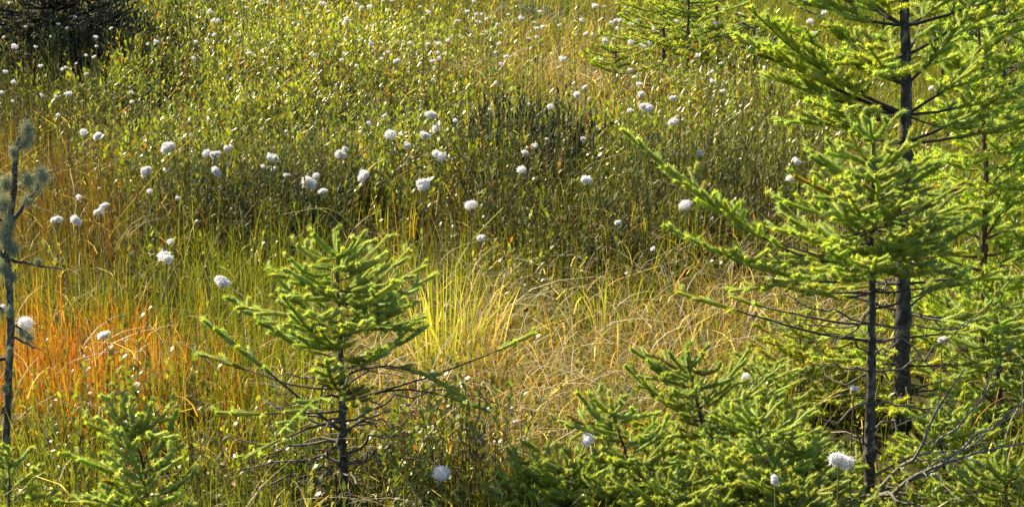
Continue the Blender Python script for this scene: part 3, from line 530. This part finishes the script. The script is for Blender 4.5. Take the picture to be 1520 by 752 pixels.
bush("grey_green_shrub", "olive shrub left of the long spruce limb reaching toward the centre", "shrub", 900, 385, 210, .30, .29, olive, .022, .006, 22)
bush("grey_green_shrub", "low olive shrub behind the right-hand spruce's long limb", "shrub", 1060, 340, 170, .30, .28, olive, .022, .006)
bush("blue_green_shrub", "pale bluish shrub in the green slope above the pair of drooping tufts", "shrub", 440, 265, 60, .16, .20, blue, .020, .005)
bush("blue_green_plant", "bluish narrow-leaved plant at the left end of the brown meadow's edge, by the thicket", "plant", 925, 600, 14, .045, .14, blue, .022, .004)
bush("blue_green_plant", "upright bluish narrow-leaved plant beside the greyed tuft behind the thicket", "plant", 1105, 570, 14, .04, .14, blue, .022, .004)
bush("blue_green_plant", "small bluish plant at the top beside the dark gap in the meadow", "plant", 785, 30, 40, .16, .22, blue, .024, .006)
for px, py, lab in [(160, 600, "fresh light-green leafy shoot above the bottom left spruce"), (270, 590, "light-green leafy shoot left of the centre spruce's lower branches"), (85, 96, "bright yellow-green sprig in front of the dark corner shrub"),
                    (124, 92, "green upright sprig at the right rim of the dark corner shrub"), (420, 350, "leafy sprig in the shade left of the centre spruce's tip"), (560, 340, "leafy sprig right behind the centre spruce's tip"),
                    (700, 290, "yellow-green sprig below the large twin tuft in the middle"), (440, 390, "yellow sprig touching the centre spruce's upper left side"), (1235, 300, "yellow sprig behind the top of the bushy right spruce"),
                    (935, 200, "yellowish sprig at the right side of the darkest round shrub"), (1000, 300, "pale yellow shoot beside the long spruce limb"), (640, 720, "broad green leaves around the big white puff at the bottom"),
                    (575, 700, "glossy leafy shoots right of the centre spruce's trunk base"), (445, 735, "dark leafy shoots left of the centre spruce's trunk base")]:
    bush("leafy_sprig", lab, "plant", px, py, 9, .04 if py > 250 else .06, .17 if py > 250 else .2, fresh, .024, .008, 14, M_LEAF)
def sedge(label, px, py, n, spread, h, cols, tops=None, lean=.3, wd=.0045, name="sedge_tuft"):
    p = at_z(px, py, .02); c = np.array([p[0], p[1], float(gz(p[0], p[1]))-.01]); root = thing(name, label, "sedge", c)
    r = spread*np.sqrt(rng.random(n)); a = rng.random(n)*6.283; x = c[0]+r*np.cos(a); y = c[1]+r*np.sin(a)
    k = np.array(cols)[rng.integers(0, len(cols), n)]*rng.uniform(.8, 1.2, (n, 1)); A = Acc()
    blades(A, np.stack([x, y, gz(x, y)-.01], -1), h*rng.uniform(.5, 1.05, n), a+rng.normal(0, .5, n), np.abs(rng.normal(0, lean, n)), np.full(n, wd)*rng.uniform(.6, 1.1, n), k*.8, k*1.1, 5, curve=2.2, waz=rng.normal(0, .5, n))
    A.build("blades", M_GRASS, root, c, kind="stuff"); return root
YG = [[.24, .30, .04], [.20, .25, .03], [.38, .36, .10]]
sedge("tall bright yellow-green sedge tuft right of the centre spruce", 662, 560, 80, .075, .40, YG, lean=.24)
sedge("loose pale straw sedge tuft leaning right, beside the bright green one", 705, 540, 60, .08, .30, [[.45, .38, .22], [.30, .26, .08]], lean=.6)
sedge("orange-tipped sedge tuft at the heart of the orange grass", 190, 520, 70, .10, .20, [[.50, .16, .015], [.40, .2, .02]], lean=.3, wd=.003)
sedge("thin upright green sedges in front of the darkest round shrub", 745, 300, 34, .13, .38, [[.15, .2, .03], [.2, .2, .05]], lean=.12, wd=.0035)
sedge("thin upright sedges at the right side of the darkest round shrub", 840, 300, 34, .16, .36, [[.15, .2, .03], [.2, .2, .05]], lean=.12, wd=.0035)
sedge("yellow sedge clump in the shade right behind the centre spruce", 590, 390, 26, .06, .2, [[.24, .24, .03], [.28, .22, .03]], lean=.22)
sedge("green sedge clump in the brown meadow, left of the long bare spruce limb", 900, 470, 60, .12, .20, YG, lean=.4)
sedge("green sedge clump in front of the shady bank left of the right-hand limb", 985, 400, 60, .12, .22, YG, lean=.4)
sedge("bright sedge clump in the orange patch by the dead stem", 100, 620, 60, .09, .22, [[.3, .22, .02], [.2, .2, .02]], lean=.4)
# long single blades and straws that stand out
def straw(label, pts, Y, r, col, name="grass_stalk"):
    q = at_z(pts[0][0], pts[0][1], .10); Y = at_z(pts[0][0], pts[0][1], .10+float(gz(q[0], q[1])))[1]
    P = np.array([at_y(a, b, Y+dy) for a, b, dy in pts]); g = float(gz(P[0][0], P[0][1])); base = P[0].copy()
    foot = base+(base-P[1])*.35; foot[2] = g-.01; P = np.concatenate([[foot], P])
    u = np.linspace(0, len(P)-1, 16); Q = np.stack([np.interp(u, range(len(P)), P[:, k]) for k in range(3)], -1)
    for _ in range(3): Q[1:-1] = (Q[:-2]+2*Q[1:-1]+Q[2:])/4
    o = thing(name, label, "grass", Q[0]); a = Acc(); tube(a, Q, np.linspace(r, r*.45, len(Q)), col, 4); a.build("blade", M_GRASS, o, Q[0]); return o
straw("long yellow blade leaning right, below the bluish tuft on the left", [(165, 335, 0), (205, 290, 0), (250, 236, 0), (285, 205, 0)], 5.9, .0016, (.38, .33, .10))
straw("long green blade arching over the shade above the centre spruce", [(420, 318, .05), (450, 312, .03), (490, 305, 0), (520, 330, -.03), (545, 360, -.06)][::-1], 5.3, .0018, (.26, .30, .06))
straw("broad pale green blade slanting up to the right above the bright sedge tuft", [(672, 400, 0), (690, 370, 0), (715, 340, 0), (747, 308, 0)], 4.7, .003, (.30, .36, .08))
straw("bent pale straw with two legs hanging beneath the fluffy tuft right of centre", [(898, 370, 0), (882, 335, 0), (872, 300, 0), (870, 275, 0), (862, 300, .01), (864, 325, .02)], 5.5, .0011, (.45, .4, .2))
straw("straight straw rising beside the leaning sedge tuft", [(655, 545, 0), (680, 480, 0), (712, 400, 0)], 4.4, .002, (.5, .45, .28))
straw("thin pale straw across the brown meadow, long and nearly straight", [(772, 600, 0), (800, 560, 0), (835, 500, 0)], 4.3, .0016, (.5, .42, .22))
straw("pale straw slanting in the meadow below the shady bank, right of centre", [(900, 420, 0), (960, 400, 0), (1012, 385, 0)], 4.75, .0016, (.55, .48, .32))
straw("yellow blade slanting over the left part of the brown meadow", [(700, 610, 0), (760, 575, 0), (830, 560, 0)], 4.1, .0015, (.5, .36, .12))
straw("tall thin yellow stalk in front of the shade between two tufts", [(592, 385, 0), (588, 330, 0), (583, 285, 0)], 5.2, .0016, (.5, .36, .05))
straw("slanting seed stalk crossing the dark corner shrub", [(90, 66, 0), (110, 48, 0), (128, 26, 0)], 8.6, .0025, (.25, .25, .10))

# ------------------------------------------------------------------ cottongrass
def tuft_mesh(k, hi=True):
    a = Acc(); nl = [3, 1, 4, 2, 5, 3][k % 6]; R = np.random.default_rng(50+k)
    for i in range(nl):
        ang = i/nl*6.28+R.random(); c = np.array([math.cos(ang)*R.uniform(.12, .34), math.sin(ang)*R.uniform(.12, .34), R.uniform(-.22, .16)])*(0 if nl == 1 else 1); r = .40 if nl == 1 else R.uniform(.17, .31)
        nu, nv = (14, 9) if hi else (8, 5)
        u, v = np.meshgrid(np.arange(nu)/nu*6.2832, np.linspace(0, math.pi, nv)); d = np.stack([np.cos(u)*np.sin(v), np.sin(u)*np.sin(v), np.cos(v)], -1)
        rr = r*(1+.09*R.normal(0, 1, u.shape)); rr[0] = r; rr[-1] = r; an = np.array([R.uniform(.75, 1.15), R.uniform(.75, 1.15), R.uniform(.7, 1.25)]); P = c+d*rr[..., None]*an; P[..., 2] -= .10*(P[..., 0]**2+P[..., 1]**2)
        ii = (np.arange(nv-1)*nu)[:, None]+np.arange(nu)[None]; jj = (np.arange(nv-1)*nu)[:, None]+((np.arange(nu)+1) % nu)[None]
        f = np.concatenate([np.stack([ii, ii+nu, jj+nu], -1).reshape(-1, 3), np.stack([ii, jj+nu, jj], -1).reshape(-1, 3)])
        sh = np.array([.87, .86, .88])*R.uniform(.94, 1.05); a.add(P.reshape(-1, 3), f, sh)
        m = 520 if hi else 60; wind = np.array([R.uniform(.1, .7), R.uniform(-.3, .3), 0])
        az = R.random(m)*6.283; el = np.arcsin(R.uniform(-.95, 1, m)); d = np.stack([np.cos(az)*np.cos(el), np.sin(az)*np.cos(el), np.sin(el)], -1)
        b = c+d*r*.8; d2 = norm(d+R.normal(0, .55, (m, 3))-np.array([0, 0, .5])+wind); wv = norm(np.cross(d2, R.normal(0, 1, (m, 3))))
        leaves(a, b, d2, wv, R.uniform(.08, .22, m)*np.where(R.random(m) < .12, 1.8, 1), np.full(m, .034 if hi else .09), np.array([.90, .89, .91])*R.uniform(.8, 1.05, (m, 1)))
    return a.mesh("tuft", M_COTTON)
TUFT = [tuft_mesh(k) for k in range(6)]; TUFT_LO = [tuft_mesh(k, False) for k in range(6)]
def stem_mesh(k):
    R = np.random.default_rng(80+k); u = np.linspace(0, 1, 9); b = R.uniform(-.05, .05, 2)
    P = np.stack([b[0]*np.sin(u*2.2), b[1]*np.sin(u*2.0), u], -1); a = Acc(); tube(a, P*np.array([1, 1, 1]), 1.0, ((.20, .20, .05), (.17, .12, .06), (.24, .18, .08), (.14, .17, .04))[k], 5, False)
    v = a.v[0]; c = P.repeat(5, 0); v[:] = c+(v-c)*np.repeat(np.linspace(.0058, .0040, 9), 5)[:, None]
    return a.mesh("stem", M_STEM), P[-1]
STEMS = [stem_mesh(k) for k in range(4)]
# px, py, width px, label (None: made from its place), stem height m
NEAR = [
 (655, 706, 34, "big white puff low on the ground right of the centre spruce's base", .20), (38, 484, 27, "bluish-white fluffy tuft just right of the dead lichen stem", .24), (153, 499, 20, "round white tuft alone in the orange grass", .20),
 (247, 388, 30, "flat grey-white tuft on a tall dark brown stem above the orange grass", .33), (330, 421, 20, "bell-shaped white tuft up-left of the centre spruce", .24), (1245, 688, 36, "large torn grey-white tuft caught beside the bare dark trunk", .34),
 (872, 655, 22, "small white tuft half hidden behind the curled spruce tip in the thicket", .24), (1107, 560, 16, "dim greyish tuft behind the middle of the foreground thicket", .28), (1398, 505, 14, "small oval white tuft right of the bare dark trunk in the shade", .36),
 (1268, 578, 12, "pinkish-white tuft just left of the bare dark trunk", .36), (1150, 714, 13, "pale tuft low in the thicket at the bottom, right of its middle", .26), (765, 627, 9, "tiny white tuft in the brown meadow above the foreground thicket", .14), (3, 458, 12, "tuft cut by the left edge, behind the dead stem", .25),
 (699, 307, 21, "brightest white tuft in the middle, above the bright sedge tuft", .30), (714, 354, 13, "small tuft right beneath the brightest white one", .26), (651, 236, 22, "large ragged white tuft up-left of the brightest one", .30), (627, 276, 17, "neat white tuft on a straight reddish stem in the middle", .30),
 (540, 263, 20, "white tuft hanging to the left on a forked stem above the centre spruce", .3), (459, 274, 25, "drooping bluish feather-like tuft above the shaded bank", .27), (469, 262, 12, "small pinkish tuft on top of the drooping bluish one", .3), (478, 285, 15, "ragged tuft right of the drooping bluish one", .27), (426, 262, 11, "brownish tuft left of the drooping bluish one", .3),
 (405, 236, 17, "largest tuft of a close trio above the shaded bank", .3), (391, 249, 9, "left lower tuft of the close trio above the shaded bank", .28), (407, 252, 10, "bottom tuft of the close trio above the shaded bank", .27),
 (306, 229, 15, "left half of a white twin tuft on the left slope", .3), (319, 230, 15, "right half of a white twin tuft on the left slope", .3), (338, 223, 15, "flat tuft right beside the white twin tuft on the left", .3), (321, 257, 15, "flat tuft on a pale stem just under the white twin tuft", .28),
 (249, 221, 20, "bluish-grey domed tuft at the end of the long yellow blade", .3), (216, 257, 18, "slanting bright tuft left of the long yellow blade", .3), (124, 198, 13, "left one of two bright tufts on the reddish left slope", .28), (145, 203, 15, "right one of two bright tufts on the reddish left slope", .28),
 (149, 317, 18, "large lower lobe tuft of a stacked pair on the left", .28), (155, 306, 11, "upper small tuft of the stacked pair on the left", .3), (84, 328, 15, "tuft left of a level pair on the left, nearest the dead stem", .28), (113, 329, 17, "right tuft of the level pair near the dead stem", .28),
 (222, 285, 10, "small pink-white tuft under the slanting bright one", .27), (264, 295, 8, "small dim tuft on the shaded left bank", .26), (117, 295, 10, "small flat tuft above the level pair near the dead stem", .3), (253, 360, 10, "little tuft above the tall brown-stemmed grey one", .22),
 (506, 232, 18, "wide flat tuft on a straight stem above the centre spruce's tip", .3), (512, 222, 9, "little tuft sitting just above the wide flat one", .31), (580, 202, 18, "flat oval white tuft left of a middle trio", .3), (631, 202, 16, "round ragged tuft, lower left of the middle trio", .3), (646, 193, 14, "twin-lobed tuft, right of the middle trio", .3), (641, 173, 17, "arched tuft at the top of the middle trio", .3),
 (571, 173, 8, "small tuft up-left of the flat oval one", .28), (548, 184, 7, "dim small tuft left of the middle trio", .27), (676, 180, 9, "slanting leaf-like tuft right of the middle trio", .28), (605, 216, 11, "narrow slanting tuft between flat oval one and ragged one", .27),
 (773, 256, 18, "flat tuft at the front of the darkest round shrub", .3), (779, 229, 11, "small tuft just above the flat one by the darkest shrub", .32), (794, 218, 11, "small flat tuft in front of the darkest round shrub's centre", .33), (812, 207, 6, "tiny bluish tuft against the darkest round shrub", .33), (817, 160, 12, "flat tuft above the right half of the darkest shrub", .33),
 (870, 268, 18, "tuft over the bent pale straw, right of the darkest shrub", .3), (857, 143, 13, "drooping tuft on a tall green stem above the darkest shrub's right side", .35), (868, 131, 9, "small tuft on the shoulder of the drooping one", .34), (866, 208, 9, "dim bluish tuft right of the darkest shrub", .28),
 (960, 162, 20, "largest three-lobed tuft straight above the long spruce limb's tip", .33), (935, 165, 9, "small tuft left of the largest three-lobed one", .32), (952, 140, 11, "flat tuft just above the largest three-lobed one", .32), (1000, 185, 17, "wide flat tuft right of the long spruce limb's tip", .3), (1000, 147, 10, "small domed tuft up-right of the three-lobed one", .3),
 (1038, 228, 10, "little pinkish tuft above the long spruce limb", .28), (995, 258, 9, "tuft stuck beside the pale yellow shoot on the long limb", .28), (1017, 307, 22, "bright oblong tuft just above the long limb's foliage", .26), (917, 331, 11, "small pink tuft in the shade left of the long limb", .24), (915, 357, 7, "tiny pink tuft under the small pink one", .2), (969, 370, 8, "tiny tuft low in the shade beneath the long limb", .2),
 (1182, 241, 13, "white tuft peeping out left of the bushy right spruce's top", .3), (1173, 266, 14, "lower white tuft left of the bushy right spruce's top", .28), (1425, 161, 13, "lone white tuft right of the tall dark trunk, half way down its foliage", .33), (1382, 132, 9, "small dim tuft close right of the tall dark trunk", .3), (1378, 84, 12, "oval tuft right beside the tall dark trunk near the top", .34), (1398, 64, 11, "flat tuft up-right of the oval one by the tall trunk", .34)]
FAR = """15 5 8;8 13 7;3 22 9;29 20 6;3 36 7;38 41 7;152 4 7;112 26 6;100 43 8;86 36 6;5 56 7;22 71 16;53 70 6;142 56 9;143 69 7;75 55 5;61 99 9;8 107 9;20 123 10;95 103 11;113 95 6;128 110 8;127 83 7;140 85 7;184 115 6;232 63 10;219 66 6;165 43 6;
361 2 7;366 12 7;311 19 15;321 33 15;318 52 8;308 60 9;291 63 8;370 80 10;394 86 6;388 2 8;398 4 6;478 7 13;487 18 7;469 16 6;458 21 7;516 32 14;468 83 8;507 90 9;511 80 7;404 64 7;288 87 8;
530 7 7;537 12 9;549 12 14;568 2 7;582 2 7;624 11 6;636 19 10;628 27 7;679 32 9;694 18 9;707 22 9;715 22 7;710 34 10;722 29 8;705 2 11;738 37 8;743 50 7;717 52 6;722 48 6;683 55 7;665 61 8;651 66 9;635 66 9;608 65 9;577 78 7;551 66 12;566 88 9;589 92 12;529 99 10;643 92 11;652 87 10;651 79 8;645 101 7;741 66 9;751 85 10;742 96 10;774 28 11;755 22 6;736 123 9;643 119 7;735 78 6;785 155 7;727 163 7;
793 34 7;797 43 8;806 41 9;802 18 9;784 58 7;797 56 8;830 38 7;863 31 10;869 51 10;879 51 7;854 52 5;883 10 12;897 10 6;915 1 10;908 35 9;914 31 10;920 31 8;916 43 8;931 18 10;928 12 7;947 31 9;938 37 9;962 17 8;971 45 10;1019 3 8;1005 33 9;898 61 12;911 58 6;936 64 10;955 70 13;965 65 9;893 89 8;836 89 13;936 104 9;943 115 8;1035 83 9;979 92 6;950 126 12;
3 138 9;63 142 8;83 144 8;102 140 12;19 151 8;195 138 9;195 152 10;86 171 7;425 195 7;
1057 107 9;1058 121 10;1072 136 10;1070 95 8;1075 16 8;1098 21 7;1062 35 9;1136 103 11;1223 20 12;1203 33 13;1196 3 8;1210 50 12;1209 59 7;1255 50 12;1254 63 9;1384 2 8;1476 26 8;1454 98 9;1503 49 9;1490 55 9;1497 59 6;1489 86 9;1509 101 9;1516 80 7"""
FAR = [tuple(map(int, q.split())) for q in FAR.replace("\n", "").split(";") if q.strip()]
def tuft_at(px, py, wpx, label, h, group, i, hi=True, zoff=0):
    T = at_z(px, py, h+.0)
    for _ in range(4): T = at_z(px, py, h+float(gz(T[0], T[1])))
    k = i % 4; me, top = STEMS[k]; rz = rng.random()*6.28; base = np.array([T[0], T[1], T[2]-h])
    off = np.array([top[0]*math.cos(rz)-top[1]*math.sin(rz), top[0]*math.sin(rz)+top[1]*math.cos(rz)])*h; base[:2] -= off
    o = thing("cottongrass", label, "cottongrass", base, group); o.rotation_euler = (0, 0, rz)
    wide = .0075 if hi else .010
    s = bpy.data.objects.new("stem", me); C.objects.link(s); s.parent = o; sx = h*(1.0 if hi else 1.0); s.scale = (h, h, h)
    dist = np.linalg.norm(T-np.array([0, 0, CAM_H])); w_ = wpx*dist/F*(1.04 if hi else .86)
    t = bpy.data.objects.new("tuft", (TUFT if hi else TUFT_LO)[(i*7 if i else 1) % 6]); C.objects.link(t); t.parent = o
    t.location = (top[0]*h, top[1]*h, h+w_*.15); t.rotation_euler = (rng.normal(0, .25), rng.normal(0, .25), rng.random()*6.28); t.scale = (w_*rng.uniform(.85, 1.1), w_*rng.uniform(.85, 1.1), w_*rng.uniform(.65, .95))
for i, (px, py, wd, lab, h) in enumerate(NEAR): tuft_at(px, py, wd, lab, h, "cottongrass tufts across the bog", i)
ORD = ["first", "second", "third", "fourth", "fifth", "sixth", "seventh", "eighth", "ninth", "tenth", "eleventh", "twelfth", "thirteenth", "fourteenth", "fifteenth", "sixteenth"]
COLS = [(0, 75, "over top-left dark shrub"), (75, 170, "right rim of dark corner shrub"), (170, 345, "upper left glossy slope"), (345, 450, "upper left-centre greenery"), (450, 600, "slope left of upper middle"),
        (600, 690, "upper middle meadow"), (690, 770, "just right of upper middle"), (770, 850, "tan grass, upper right-centre"), (850, 905, "tan grass beside distant saplings"), (905, 1045, "around pale distant saplings"),
        (1045, 1150, "between distant saplings and tall spruce"), (1150, 1340, "behind tall spruce's left branches"), (1340, 1521, "top right shade")]
ROWS = [(-5, 24, "top row"), (24, 56, "second row"), (56, 92, "third row"), (92, 200, "lowest row")]
cells = {}
for q in FAR:
    c = next(n for a, b, n in COLS if a <= q[0] < b); r = next(n for a, b, n in ROWS if a <= q[1] < b); cells.setdefault((r, c), []).append(q)
i = 0
for (r, c), lst in cells.items():
    lst.sort()
    for k, q in enumerate(lst):
        sz = "tiny" if q[2] < 8 else ("small" if q[2] < 12 else "larger")
        w1 = "only" if len(lst) == 1 else ORD[k]+" from the left"
        tuft_at(q[0], q[1], q[2], f"{sz} white tuft, {w1}, {r}, {c}", rng.uniform(.27, .34), "distant cottongrass tufts", i, hi=False); i += 1
